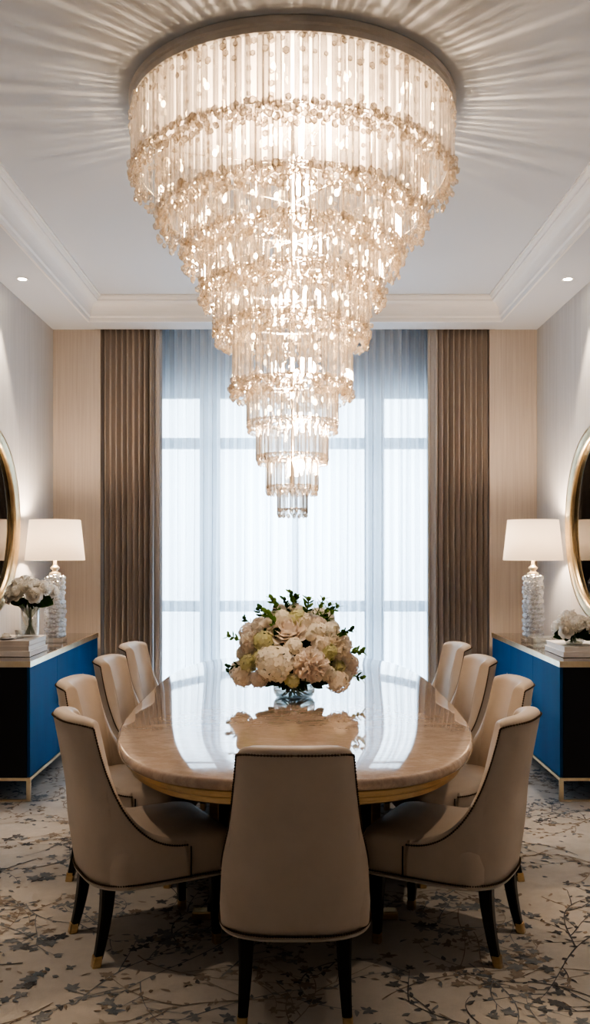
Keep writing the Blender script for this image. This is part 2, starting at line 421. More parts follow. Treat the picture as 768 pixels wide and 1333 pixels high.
# ------------------------------------------------------------------ curtains
def pleated(x0, x1, y, z0, z1, npl, amp, rnd, nz=14, per=14, sway=.012, sharp=.35):
    mb = MB(); nx = npl*per
    ph = [rnd.uniform(-.35,.35) for _ in range(npl+2)]; am = [rnd.uniform(.65,1.25) for _ in range(npl+2)]
    sw = [rnd.uniform(-1,1) for _ in range(npl+2)]
    rows = []
    for k in range(nz+1):
        t = k/nz; z = z1 + (z0-z1)*t; row = []
        for i in range(nx+1):
            u = i/nx*npl; c = min(int(u), npl); f = u-c
            e = f*f*(3-2*f)
            p = ph[c]*(1-e)+ph[c+1]*e; a = am[c]*(1-e)+am[c+1]*e; s = sw[c]*(1-e)+sw[c+1]*e
            th = 2*pi*u + p*(1+.8*t)
            yy = sin(th) + sharp*.5*sin(2*th+p) + .18*sin(3.1*th*.37+p*5)*t
            edge = 1 if 0 < i < nx else .6
            row.append((x0+(x1-x0)*u/npl + .35*amp*sin(2*th)*.5 + sway*s*t*sin(2.6*t+c), y + amp*a*yy*edge*(.75+.25*t), z))
        rows.append(row)
    return mb.loft(rows, closed=False, smooth=True)
def curtains():
    rnd = random.Random(5)
    pf = lambda p, y: (p-384)*y/F
    for s, lab in ((-1, 'left'), (1, 'right')):
        y = 7.945
        a, b = sorted((s*1.688, s*1.245))
        r = thing('drape_curtain', f'floor length taupe pleated drape at the {lab} side of the window', 'curtain', (s*1.45, y, 0), 0, 'taupe drapes')
        off = (-s*1.45, -y, 0)
        o = pleated(a, b, y, .012, ZC-.03, 9, .050, rnd, sway=.010, sharp=.2).build('drape_panel', M['drape'], r, off)
        a, b = sorted((s*1.25, s*1.165))
        o = pleated(a, b, y+.005, .012, ZC-.03, 1, .03, rnd, sway=.004).build('drape_edge', M['lining'], r, off); o['label'] = 'pale grey leading edge of the drape'
        MB().tube([(s*1.67, y, ZC-.028), (s*1.15, y, ZC-.028)], .008).build('curtain_track', M['frame'], r, off)
    for s, lab in ((-1, 'left'), (1, 'right')):
        a, b = sorted((s*1.40, -s*.03))
        y = 8.14 + .04*s
        r = thing('sheer_curtain', f'white translucent voile sheer over the {lab} half of the window', 'curtain', (s*.8, y, 0), 0, 'sheer curtains')
        off = (-s*.8, -y, 0)
        pleated(a, b, y, .012, ZC-.03, 19, .040, rnd, per=12, sway=.016, sharp=.6).build('sheer_panel', M['sheer'], r, off)
        MB().tube([(a, y, ZC-.028), (b, y, ZC-.028)], .006).build('curtain_track', M['frame'], r, off)
curtains()

# ------------------------------------------------------------------ table
TY = 5.25
def sup(a, b, n, k, off=0):
    out = []
    for i in range(k):
        t = 2*pi*i/k; c, s = cos(t), sin(t)
        out.append((math.copysign(abs(c)**(2/n), c)*(a+off), math.copysign(abs(s)**(2/n), s)*(b+off)))
    return out
def table():
    r = thing('dining_table', 'long rounded dining table with polished cream marble top and brass banded edge', 'table', (0, TY, 0))
    def ring(off, z, k=120): return [(x, y, z) for x, y in sup(.86, 1.95, 3.1, k, off)]
    t = MB()
    t.loft([ring(-.03,.715), ring(-.008,.716), ring(0,.722), ring(.003,.738), ring(0,.752), ring(-.006,.758), ring(-.012,.76), ring(-.4,.76)], cap0=True, cap1=True)
    t.build('table_top', M['stone'], r)
    e = MB()
    e.loft([ring(-.03,.714), ring(-.022,.708), ring(-.022,.694), ring(-.034,.690), ring(-.034,.684), ring(-.042,.678), ring(-.042,.664), ring(-.056,.660), ring(-.056,.654), ring(-.07,.646), ring(-.09,.642), ring(-.3,.642)], cap0=True, cap1=True, smooth=False)
    e.build('brass_apron', M['brass'], r)
    for yc in (-1.02, 1.02):
        p = MB()
        p.box(-.34, .34, yc-.26, yc+.26, .06, .642, 0, .01)
        ped = p.build('pedestal', M['blackwood'], r)
        for sx in (-1, 1):
            for sy in (-1, 1):
                MB().box(sx*.352-.02, sx*.352+.02, yc+sy*.272-.02, yc+sy*.272+.02, .06, .640, 0, .004).build('corner_trim', M['brass'], ped)
        MB().box(-.38, .38, yc-.31, yc+.31, 0, .06, 0, .008).build('plinth', M['blackwood'], ped)
        for sx in (-1, 1):
            for sy in (-1, 1):
                MB().box(sx*.40-.045, sx*.40+.045, yc+sy*.29-.03, yc+sy*.29+.03, 0, .035, 0, .006).build('brass_foot', M['brass'], ped)
table()

# ------------------------------------------------------------------ dining chairs
def make_chair():
    r = link('dining_chair', None)
    Z0, ZT, ZA = .30, .955, .462
    A, B, Y0, YA = .262, .235, -.045, .085
    # half plan path from back centre to arm front
    path = []
    for i in range(41):
        ph = i/40*pi/2; n = 3.0
        path.append((A*sin(ph)**(2/n) if ph > 0 else 0, Y0 - B*cos(ph)**(2/n) if i < 40 else Y0))
    for i in range(1, 16): path.append((A, Y0+(YA-Y0)*i/15))
    cum = [0]
    for i in range(1, len(path)): cum.append(cum[-1] + math.dist(path[i], path[i-1]))
    Ltot = cum[-1]
    def at(s):
        s = max(0, min(Ltot, s))
        for i in range(1, len(cum)):
            if cum[i] >= s:
                t = (s-cum[i-1])/max(cum[i]-cum[i-1], 1e-9)
                return (path[i-1][0]+(path[i][0]-path[i-1][0])*t, path[i-1][1]+(path[i][1]-path[i-1][1])*t)
        return path[-1]
    def nrm(s):
        a, b = at(s-.012), at(s+.012)
        if s < .012: return (0, -1)
        dx, dy = b[0]-a[0], b[1]-a[1]; l = math.hypot(dx, dy); return (dy/l, -dx/l)
    SC = .272                                   # path length where the top corner turns down
    def top(s):
        if s <= SC:
            k = s/SC; return ZT - .016*k**6 + .004*(1-k*k)
        q = (s-SC)/(Ltot-SC); p = .50
        return ZA + (ZT-.016-ZA)*max(0, 1-q**p)**(1/p)
    def pos(s, z, off):
        x, y = at(s); nx, ny = nrm(s)
        t = (z-Z0)/(ZT-Z0)
        bulge = .010*sin(pi*min(1, max(0, t*1.9)))           # fuller near the seat
        nar = 1 - .20*max(0, t)**1.1
        lean = -.10*max(0, t)**1.35
        return ((x + nx*(bulge-off))*nar, y + ny*(bulge-off) + lean, z)
    ss = [SC*i/22 for i in range(23)] + [SC + (Ltot-SC)*(i/46)**2.3 for i in range(1, 47)]
    full = [(-1, s) for s in reversed(ss[1:])] + [(1, s) for s in ss]
    def section(s):
        h = top(s); tk = .080 + .030*max(0, 1-(s/.20)**2)*0 if h > .7 else .066 + .014*(h-ZA)/(.7-ZA)
        rr = min(.030, tk*.48); pts = []
        for i in range(15): pts.append(pos(s, Z0 + (h-rr-Z0)*i/14, 0))
        for i in range(1, 7):
            a = i/6*pi/2; pts.append(pos(s, h-rr+rr*sin(a), rr*(1-cos(a))))
        for i in range(0, 7):
            a = i/6*pi/2; pts.append(pos(s, h-rr+rr*cos(a), tk-rr+rr*sin(a)))
        zi = .40
        for i in range(1, 8): pts.append(pos(s, h-rr+(zi-h+rr)*i/7, tk + .02*sin(pi*i/7)*(h-ZA)/(ZT-ZA)))
        pts.append(pos(s, Z0, tk))
        return pts
    b = MB(); rings = []
    for sg, s in full: rings.append([(sg*p[0], p[1], p[2]) for p in section(s)])
    b.loft(rings, cap0=True, cap1=True); b.build('backrest', M['leather'], r)
    # seat cushion
    st = MB()
    def outl(inset, yb=-.235, yf=.285):
        pts = []; a = .258-inset; y0, y1 = yb+inset, yf-inset; rc = .075
        for cx, cy, a0 in ((a-rc, y1-rc, 0), (-(a-rc), y1-rc, 90), (-(a-rc), y0+rc, 180), (a-rc, y0+rc, 270)):
            for k in range(9):
                t = radians(a0+k*90/8); pts.append((cx+rc*cos(t)*.99, cy+rc*sin(t)))
        return pts
    def rg(inset, z, f=0):
        o = []
        for x, y in outl(0):
            sc = 1-inset/.26
            o.append((x*sc, .025+(y-.025)*sc, z))
        return o
    st.loft([rg(.004,Z0), rg(0,.33), rg(-.003,.38), rg(0,.435), rg(.008,.457), rg(.022,.470), rg(.045,.478), rg(.09,.486), rg(.15,.491), rg(.21,.493), rg(.25,.494)], cap0=True, cap1=True)
    st.build('seat', M['leather'], r)
    # nailheads along the rim, down the arm fronts and round the bottom
    nb = MB(); vs, fs = ico(1)
    def nail(p, rad=.0047): nb.add(vs, fs, 0, True, T(p[0], p[1], p[2], rad))
    def rimpoint(s): return pos(s, top(s)-.022, -.0015)
    for sg in (-1, 1):
        fine = [SC*i/60 for i in range(61)] + [SC+(Ltot-SC)*(i/240)**2.4 for i in range(1, 241)]
        acc = 0; last = Vector(rimpoint(0))
        for s in fine:
            p = Vector(rimpoint(s)); d = (p-last).length; acc += d
            if acc >= .0088: nail((sg*p.x, p.y, p.z)); acc = 0
            last = p
        acc = 0; last = None; bot = [pos(Ltot*i/120, Z0+.016, -.0045) for i in range(121)] + [(.2635, YA+(.235-YA)*i/40, Z0+.016) for i in range(1, 41)]
        for p in bot:
            p = Vector(p)
            if last is not None: acc += (p-last).length
            if last is None or acc >= .0088: nail((sg*p.x, p.y, p.z)); acc = 0
            last = p
    # line under the nails so the row reads as one trim
    for sg in (-1, 1):
        nb.tube([(sg*p[0], p[1], p[2]) for p in [rimpoint(s) for s in fine]], .0020, 5)
        nb.tube([(sg*p[0], p[1], p[2]) for p in bot], .0022, 5)
    nb.build('nailhead_trim', M['nail'], r)
    sm = MB()
    for sg in (-1, 1): sm.tube([(sg*.263, YA+.003, Z0+.012), (sg*.2645, YA+.003, .38), (sg*.262, YA+.003, ZA-.03)], .0032, 6)
    sm.build('arm_seam', M['seam'], r)
    wl = MB(); o = []
    loop = [pos(Ltot*i/60, Z0, 0) for i in range(61)]
    fr = [(x, y, Z0) for x, y in outl(0) if y > YA and x >= 0]
    fr.sort(key=lambda p: atan2(p[1], p[0]))
    half = loop + fr
    pts = [(-p[0], p[1], p[2]) for p in reversed(half[1:])] + list(half)
    wl.tube([(p[0], p[1], Z0+.002) for p in pts], .0058, 6); wl.build('welt', M['welt'], r)
    # underside
    # legs
    def leg(sx, rear):
        L_ = MB(); cap = MB(); rg_ = []
        n = 12
        for i in range(n+1):
            t = i/n; z = Z0+.02 - (Z0+.02)*t
            if rear:
                cx = sx*(.165 + .012*t*t); cy = -.218 - .050*t**1.8; hw = .0275 - .0125*t
            else:
                cx = sx*(.200 - .004*t); cy = .215 + .01*t; hw = .025 - .011*t
            rg_.append((cx, cy, z, hw))
        def sq(c):
            x, y, z, h = c; k = h*.72
            return [(x-h,y-k,z),(x-k,y-h,z),(x+k,y-h,z),(x+h,y-k,z),(x+h,y+k,z),(x+k,y+h,z),(x-k,y+h,z),(x-h,y+k,z)]
        L_.loft([sq(c) for c in rg_ if c[2] > .026], cap0=True, cap1=True, smooth=False)
        lg = L_.build('leg', M['blackwood'], r)
        x, y, z, h = rg_[-1]; x2, y2, _, h2 = rg_[-2]
        cap.loft([sq((x2, y2, .042, h2+.0015)), sq((x, y, 0, h+.002))], cap0=True, cap1=True, smooth=False)
        cap.build('foot_cap', M['brass'], lg)
    for sx in (-1, 1): leg(sx, True); leg(sx, False)
    return r
chair = make_chair()
D = pi/180
spots = [
 (0, 3.29, 0, 'cream leather dining chair at the near end of the table, turned away'),
 (-.61, 3.76, -62*D, 'cream dining chair angled at the near left corner of the table'),
 (.625, 3.76, 62*D, 'cream dining chair angled at the near right corner of the table'),
 (-.80, 4.52, -98*D, 'second cream dining chair along the left side of the table'),
 (.80, 4.52, 98*D, 'second cream dining chair along the right side of the table'),
 (-.82, 5.42, -100*D, 'third cream dining chair along the left side of the table'),
 (.82, 5.42, 100*D, 'third cream dining chair along the right side of the table'),
 (-.82, 6.20, -100*D, 'farthest cream dining chair on the left side, by the taupe drape'),
 (.82, 6.20, 100*D, 'farthest cream dining chair on the right side, by the taupe drape'),
]
for i, (x, y, a, lab) in enumerate(spots):
    o = chair if i == 0 else copy_tree(chair)
    o.location = (x, y, 0); o.rotation_euler = (0, 0, a)
    tag(o, lab, 'chair', 'cream dining chairs around the table')

# ------------------------------------------------------------------ sideboards
CX0, CX1, CY0, CY1, CZ = 1.685, 2.09, 5.76, 7.74, .888
def sideboard(s, lab):
    r = thing('sideboard', f'blue lacquered sideboard with brass edging against the {lab} wall', 'sideboard', (s*1.89, (CY0+CY1)/2, 0), 0, 'blue sideboards')
    off = (-s*1.89, -(CY0+CY1)/2, 0)
    def bx(mb, xa, xb, y0, y1, z0, z1, bev=0):
        x0, x1 = sorted((s*xa, s*xb)); mb.box(x0, x1, y0, y1, z0, z1, 0, bev); return mb
    zb = .15
    bx(MB(), CX0+.02, CX1, CY0, CY1, zb, CZ-.035).build('body', M['blacklac'], r, off)
    n = 3; g = .003
    for i in range(n):
        y0 = CY0+.004+(CY1-CY0-.008)*i/n+g/2; y1 = CY0+.004+(CY1-CY0-.008)*(i+1)/n-g/2
        d = bx(MB(), CX0, CX0+.0195, y0, y1, zb+.003, CZ-.038, .0015).build('door', M['blue'], r, off)
        h = MB()
        if i != 1: hy = y1-.035 if i == 0 else y0+.035
        else: continue
        bx(h, CX0-.022, CX0-.012, hy-.006, hy+.006, .505, .635, .002)
        bx(h, CX0-.014, CX0, hy-.004, hy+.004, .52, .53); bx(h, CX0-.014, CX0, hy-.004, hy+.004, .61, .62)
        h.build('handle', M['chrome'], d)
    t = MB(); bx(t, CX0+.004, CX1, CY0+.004, CY1-.004, CZ-.034, CZ, .002); t.build('glass_top', M['topglass'], r, off)
    e = MB()
    bx(e, CX0-.006, CX0+.004, CY0-.006, CY1, CZ-.036, CZ+.002, .001); bx(e, CX0+.004, CX1, CY0-.006, CY0+.004, CZ-.036, CZ+.002, .001)
    e.build('brass_edge', M['brass_pale'], r, off)
    f = MB()
    bx(f, CX0-.004, CX0+.02, CY0-.004, CY1, zb-.02, zb, .001)
    bx(f, CX0+.02, CX1, CY0-.004, CY0+.018, zb-.02, zb, .001); bx(f, CX0+.02, CX1, CY1-.02, CY1, zb-.02, zb, .001)
    for ya in (CY0-.004, CY1-.024):
        bx(f, CX0-.004, CX0+.022, ya, ya+.024, 0, zb-.018, .001); bx(f, CX1-.024, CX1, ya, ya+.024, 0, zb-.018, .001)
        bx(f, CX0+.02, CX1-.02, ya, ya+.024, 0, .012, .001)
    f.build('base_frame', M['brass_pale'], r, off)
    return r
sideboard(-1, 'left'); sideboard(1, 'right')

# ------------------------------------------------------------------ mirrors
def wall_mirror(s, lab, cy, cz, R):
    r = thing('wall_mirror', f'large round smoked mirror in an aged brass frame on the {lab} wall', 'mirror', (s*XW, cy, cz), 0, 'round brass mirrors')
    f = MB(); n = 96
    prof = [(R-.075,.0),(R-.075,.030),(R-.068,.044),(R-.055,.050),(R-.045,.046),(R-.03,.060),(R-.012,.064),(R-.002,.052),(R,.03),(R,.002)]
    rings = []
    for j in range(n+1):
        t = 2*pi*j/n; rings.append([(-s*d, q*cos(t), q*sin(t)) for q, d in prof])
    f.loft(rings, closed=False); f.build('mirror_frame', M['oldbrass'], r)
    g = MB(); g.loft([[(-s*.004, (R-.07)*cos(2*pi*j/n), (R-.07)*sin(2*pi*j/n)) for j in range(n)], [(-s*.014, (R-.07)*cos(2*pi*j/n), (R-.07)*sin(2*pi*j/n)) for j in range(n)]], cap0=True, cap1=True, smooth=False)
    g.build('mirror_glass', M['mirror'], r)
wall_mirror(-1, 'left', 6.08, 1.80, .66); wall_mirror(1, 'right', 6.17, 1.79, .68)

# ------------------------------------------------------------------ lamps
def lamp(x, y, lab, seed):
    rnd = random.Random(seed)
    r = thing('table_lamp', f'table lamp with bubbled glass column and white drum shade on the {lab} sideboard', 'lamp', (x, y, CZ+.003), 0, 'glass column table lamps')
    base = MB(); base.box(-.075, .075, -.075, .075, 0, .035, 0, .006); base.build('base', M['glass'], r)
    b = MB(); b.lathe([(.050,.035),(.054,.06),(.054,.50),(.05,.52)], 24, c0=True, c1=True)
    vs, fs = ico(2)
    for k in range(13):
        z = .062 + k*.0355
        for j in range(10):
            a = 2*pi*(j+.5*(k % 2))/10 + rnd.uniform(-.15,.15)
            q = rnd.uniform(.017,.025); rr = .062+rnd.uniform(-.004,.006)
            b.add(vs, fs, 0, True, T(rr*cos(a), rr*sin(a), z+rnd.uniform(-.006,.006), q))
    b.build('column', M['bubble'], r)
    n = MB(); n.lathe([(.0,.518),(.04,.52),(.042,.53),(.024,.538),(.02,.552),(.034,.562),(.036,.572),(.022,.582),(.014,.594),(.012,.70),(0,.70)], 20)
    n.build('neck', M['brass_pale'], r)
    s = MB(); z0, z1, r0, r1 = .628, .938, .226, .193
    s.lathe([(r0-.003,z0),(r0,z0),(r1,z1),(r1-.003,z1),(r0-.004,z0+.004)], 56)
    s.build('lamp_shade', M['shade'], r)
    h = MB()
    for a in range(3): h.tube([(0,0,.70), (cos(a*2.094)*(r1-.004), sin(a*2.094)*(r1-.004), z1-.02)], .002, 5)
    h.build('shade_ring', M['chrome'], r)
    bu = MB(); bu.add(*ico(2), 0, True, T(0,0,.76,(.03,.03,.04))); bu.build('bulb', M['bulb'], r)
    l = bpy.data.lights.new('lamp_light', 'POINT'); l.energy = 24; l.color = (1,.76,.55); l.shadow_soft_size = .08
    lo = link('lamp_light', l, r, (0,0,.82))
lamp(-1.845, 6.97, 'left', 1); lamp(1.83, 6.97, 'right', 2)

# ------------------------------------------------------------------ flowers (mesh makers)
def petal(mb, Mx, w, l, cup, curl, m=0, nu=5, nv=5, ruffle=0, rnd=random):
    """petal growing along +Z from origin, its inner face towards -X... cup: bends inwards, curl: rim turns outwards"""
    vs = []; ph = rnd.uniform(0,6)
    for j in range(nv):
        v = j/(nv-1); ww = w*(sin(pi*(.12+.70*v))**.8)
        for i in range(nu):
            u = -1+2*i/(nu-1)
            x = cup*(sin(v*pi*.85)) - cup*.9*u*u*(.4+.6*v) + curl*max(0, v-.6)**1.5*3 + ruffle*sin(ph+u*4+v*3)*v
            vs.append((x, u*ww, l*v*(1-.12*u*u*v)))
    fs = [(j*nu+i, j*nu+i+1, (j+1)*nu+i+1, (j+1)*nu+i) for j in range(nv-1) for i in range(nu-1)]
    mb.add(vs, fs, m, True, Mx)
def rose_mesh(R, rnd, layers=6):
    mb = MB()
    for k in range(layers):
        t = k/(layers-1); n = [3,4,5,6,7,8,9][k]
        for j in range(n):
            a = 2*pi*(j+.5*(k % 2))/n + rnd.uniform(-.15,.15)
            tilt = -.12 + 1.05*t**1.2 + rnd.uniform(-.08,.08)
            l = R*(1.05-.08*t); w = R*(.34+.30*t)
            petal(mb, T(0,0,-R*.45) @ Matrix.Rotation(a,4,'Z') @ T(R*(.05+.12*t),0,0) @ Matrix.Rotation(tilt,4,'Y'), w, l, R*.22, R*(.05+.35*t), rnd=rnd, ruffle=R*.02)
    mb.add(*ico(1), 0, True, T(0,0,-R*.2,R*.32)); return mb
def peony_mesh(R, rnd, n=90):
    mb = MB()
    for i in range(n):
        z = 1-1.45*(i+.5)/n; a = i*2.39996; rr = sqrt(max(0,1-z*z))
        d = Vector((rr*cos(a), rr*sin(a), z)); q = d.to_track_quat('Z','X').to_matrix().to_4x4()
        petal(mb, T(*(d*R*.25)) @ q @ Matrix.Rotation(rnd.uniform(0,6.28),4,'Z'), R*.30, R*rnd.uniform(.62,.82), R*.14, R*.12, nu=4, nv=4, ruffle=R*.09, rnd=rnd)
    mb.add(*ico(1), 0, True, T(0,0,0,R*.5)); return mb
def hydrangea_mesh(R, rnd, n=85, fl=.26):
    mb = MB()
    for i in range(n):
        z = 1-1.5*(i+.5)/n; a = i*2.39996; rr = sqrt(max(0,1-z*z))
        d = Vector((rr*cos(a), rr*sin(a), z)); q = d.to_track_quat('Z','X').to_matrix().to_4x4()
        B_ = T(*(d*R*rnd.uniform(.78,1.04))) @ q @ Matrix.Rotation(rnd.uniform(0,6.28),4,'Z') @ Matrix.Rotation(rnd.uniform(-.35,.35),4,'X')
        f = R*fl*rnd.uniform(.8,1.15)
        for k in range(4):
            b = B_ @ Matrix.Rotation(k*pi/2,4,'Z')
            mb.add([(0,0,0),(f*.35,-f*.42,f*.1),(f*.9,-f*.34,f*.06),(f*1.05,0,f*.14),(f*.9,f*.34,f*.06),(f*.35,f*.42,f*.1)], [(0,1,2,3),(0,3,4,5)], 0, True, b)
        mb.add(*ico(1), 0, True, B_ @ T(0,0,f*.1,f*.13))
    mb.add(*ico(2), 0, True, T(0,0,0,R*.58)); return mb
def bud_mesh(R, rnd):
    mb = MB()
    for k in range(7): petal(mb, Matrix.Rotation(k*.9,4,'Z') @ T(R*.15,0,-R*.8), R*.6, R*1.7, R*.55, 0, rnd=rnd)
    mb.add(*ico(2), 0, True, T(0,0,-R*.1,R*.72)); return mb
def leaf_mesh(L_, W, bend, rnd, mb=None, Mx=None):
    mb = mb or MB(); vs = []
    for j in range(7):
        v = j/6; w = W*sin(pi*min(1, v*.92+.06))**.9
        for u in (-1, 0, 1): vs.append((bend*L_*v*v + .18*abs(u)*w, u*w, L_*v))
    fs = [(j*3+i, j*3+i+1, (j+1)*3+i+1, (j+1)*3+i) for j in range(6) for i in range(2)]
    return mb.add(vs, fs, 0, True, Mx)
def sprig_mesh(L_, rnd):
    mb = MB(); pts = [(0.06*L_*sin(3*t/6), 0, L_*t/6) for t in range(7)]
    mb.tube(pts, .0028, 5)
    for k in range(2, 7):
        for s in (-1, 1):
            leaf_mesh(L_*.26, L_*.075, .15, rnd, mb, T(*pts[k]) @ Matrix.Rotation(rnd.uniform(0,6.28),4,'Z') @ Matrix.Rotation(rnd.uniform(.5,1.0),4,'Y'))
    mb.add(*ico(1), 0, True, T(pts[-1][0],0,L_*1.02,(.012,.012,.015)))
    return mb
def aim(o, d, roll=0):
    o.rotation_mode = 'QUATERNION'
    o.rotation_quaternion = Vector(d).to_track_quat('Z', 'Y')

# ------------------------------------------------------------------ table bouquet
def bouquet():
    rnd = random.Random(12); BX, BY = -.005, 5.17; C0 = Vector((0, 0, .962-.76))
    r = thing('flower_bouquet', 'round bouquet of cream roses, peonies and hydrangeas standing on the table', 'flowers', (BX, BY, .76))
    kinds = {}
    for kk, mk, R in (('rose', rose_mesh, .082), ('peony', peony_mesh, .085), ('hydrangea', hydrangea_mesh, .088), ('small_rose', rose_mesh, .056), ('bud', bud_mesh, .034), ('filler_flower', lambda R, q: hydrangea_mesh(R, q, 46, .36), .05)):
        kinds[kk] = mk(R, rnd)
    meshes = {}
    def put(kind, mat, az, el, rad=1.0, sc=1.0):
        key = (kind, mat)
        d = Vector((cos(el)*sin(az), -cos(el)*cos(az), sin(el)))
        p = C0 + Vector((d.x*.285, d.y*.285, d.z*.285))*rad
        nm = {'small_rose': 'rose'}.get(kind, kind)
        if key not in meshes:
            o = kinds[kind].build(nm, M[mat], r); meshes[key] = o.data
        else: o = link(nm, meshes[key], r)
        o.location = p; aim(o, d); o.scale = (sc*1.12,)*3
        return o
    E = radians
    # blooms the photo shows on the camera side
    put('rose', 'petal_blush', E(-10), E(48), .97, 1.08)
    put('hydrangea', 'petal_ivory', E(-21), E(4), .98, 1.08)
    put('peony', 'petal_blush', E(18), E(3), 1.0, 1.08)
    put('peony', 'petal_cream', E(62), E(20), .98, 1.0)
    put('bud', 'petal_ivory', E(20), E(33), 1.10, 1.1)
    put('small_rose', 'petal_blush', E(48), E(52), 1.0, 1.1)
    put('small_rose', 'petal_cream', E(-48), E(50), 1.0, 1.2)
    put('peony', 'petal_cream', E(-62), E(24), .98, .85)
    put('hydrangea', 'petal_blush', E(88), E(-4), 1.05, .75)
    put('filler_flower', 'petal_ivory', E(-88), E(-10), 1.08, 1.1)
    put('filler_flower', 'petal_cream', E(-66), E(-12), 1.1, 1.1)
    put('filler_flower', 'petal_cream', E(52), E(-16), 1.1, 1.1)
    put('filler_flower', 'petal_green', E(-42), E(28), 1.0, 1.0)
    put('filler_flower', 'petal_green', E(8), E(62), .98, 1.0)
    put('filler_flower', 'petal_ivory', E(36), E(40), 1.0, 1.0)
    put('filler_flower', 'petal_green', E(42), E(16), 1.0, .9)
    put('filler_flower', 'petal_green', E(-58), E(2), 1.03, .9)
    put('rose', 'petal_cream', E(30), E(78), 1.0, .85)
    put('small_rose', 'petal_blush', E(-60), E(74), 1.06, 1.1)
    put('small_rose', 'petal_ivory', E(90), E(42), 1.02, 1.1)
    put('small_rose', 'petal_cream', E(75), E(-14), 1.1, .9)
    put('filler_flower', 'petal_blush', E(-90), E(32), 1.04, 1.1)
    for az, el, mt, sc in ((0,24,'petal_ivory',.8),(-2,-14,'petal_green',.7),(34,26,'petal_cream',.9),(-40,10,'petal_green',.8),(70,40,'petal_ivory',.9),(-76,46,'petal_cream',.9),(20,58,'petal_cream',.8),
                           (-30,62,'petal_ivory',.9),(-78,10,'petal_ivory',.9),(78,4,'petal_cream',.9),(40,-8,'petal_ivory',.8),(-44,-14,'petal_blush',.9),(100,20,'petal_cream',.9),(-104,8,'petal_ivory',.9),(58,-2,'petal_green',.7),(0,84,'petal_ivory',.9)):
        put('filler_flower', mt, E(az), E(el), 1.0, sc)
    # the far side
    ks = [('rose','petal_cream'),('peony','petal_blush'),('hydrangea','petal_ivory'),('small_rose','petal_cream'),('filler_flower','petal_green')]
    for i, az in enumerate((112, 138, 165, 195, 222, 248)):
        k = ks[i % 5]; put(k[0], k[1], E(az), E(2+18*(i % 2)), 1.0, .9)
    for i, az in enumerate((125, 180, 235)):
        k = ks[(i+2) % 5]; put(k[0], k[1], E(az), E(50), 1.0, .9)
    # leaves tucked between the blooms
    lm = [leaf_mesh(.11, .032, .25, rnd).build('leaf', M['leaf'], r), leaf_mesh(.09, .028, .4, rnd).build('leaf', M['leaf_l'], r)]
    for i in range(98):
        o = lm[i] if i < 2 else link('leaf', lm[i % 2].data, r)
        if i < 72: az, el, rad = i*2.39996, rnd.uniform(-.35, 1.3), rnd.uniform(.50,.80)
        else: az, el, rad = (i-72)/26*6.28, rnd.uniform(-.45,-.20), rnd.uniform(.30,.55)
        d = Vector((cos(el)*sin(az), -cos(el)*cos(az), sin(el)))
        o.location = C0 + d*.285*rad; aim(o, d + Vector((rnd.uniform(-.4,.4), rnd.uniform(-.4,.4), rnd.uniform(-.2,.4))))
    fo = MB()
    for i in range(170):
        d = Vector((rnd.gauss(0,1), rnd.gauss(0,1), rnd.gauss(.1,.8))).normalized(); p = C0 + Vector((0,0,-.02)) + Vector((d.x*.17, d.y*.17, max(-.075, d.z*.15)))*rnd.uniform(.5,1)
        leaf_mesh(.085, .028, .3, rnd, fo, T(*p) @ (d+Vector((0,0,.15))).to_track_quat('Z','Y').to_matrix().to_4x4())
    fo.build('foliage', M['leaf'], r)
    sp = [sprig_mesh(.17, rnd).build('leaf_sprig', M['leaf_l'], r), sprig_mesh(.15, rnd).build('leaf_sprig', M['leaf'], r)]
    sps = [(28,66),(-28,72),(62,56),(88,30),(-84,22),(-62,56),(74,10),(-74,-2),(100,8),(45,72),(-14,80),(-100,40),(-50,66),(10,84),(70,64),(-92,-8),(84,52),(-70,70),(94,-14),(54,30),(-34,48),(118,50),(180,62),(240,50)]
    for i, (az, el) in enumerate(sps):
        o = sp[i] if i < 2 else link('leaf_sprig', sp[i % 2].data, r)
        d = Vector((cos(E(el))*sin(E(az)), -cos(E(el))*cos(E(az)), sin(E(el))))
        o.location = C0 + d*.228; aim(o, d)
    st = MB()
    for i in range(16):
        a = i*2.4; q = .085*sqrt((i+.5)/16)
        st.tube([(q*cos(a+1.6)*1.0, q*sin(a+1.6), .012), (q*.5*cos(a), q*.5*sin(a), .06), (q*1.2*cos(a), q*1.2*sin(a), .16)], .004, 6)
    st.build('stems', M['stem'], r)
    g = thing('glass_bowl', 'low clear glass bowl holding the table bouquet', 'vase', (BX, BY, .76))
    b = MB(); b.lathe([(0,0),(.085,0),(.105,.006),(.118,.03),(.120,.055),(.114,.082),(.111,.082),(.116,.055),(.114,.032),(.102,.012),(.08,.008),(0,.008)], 48)
    b.build('bowl', M['glass'], g)
    w = MB(); w.lathe([(0,.0085),(.08,.0085),(.1015,.0125),(.1135,.032),(.1145,.045),(0,.045)], 40); w.build('water', M['glass'], g)
bouquet()

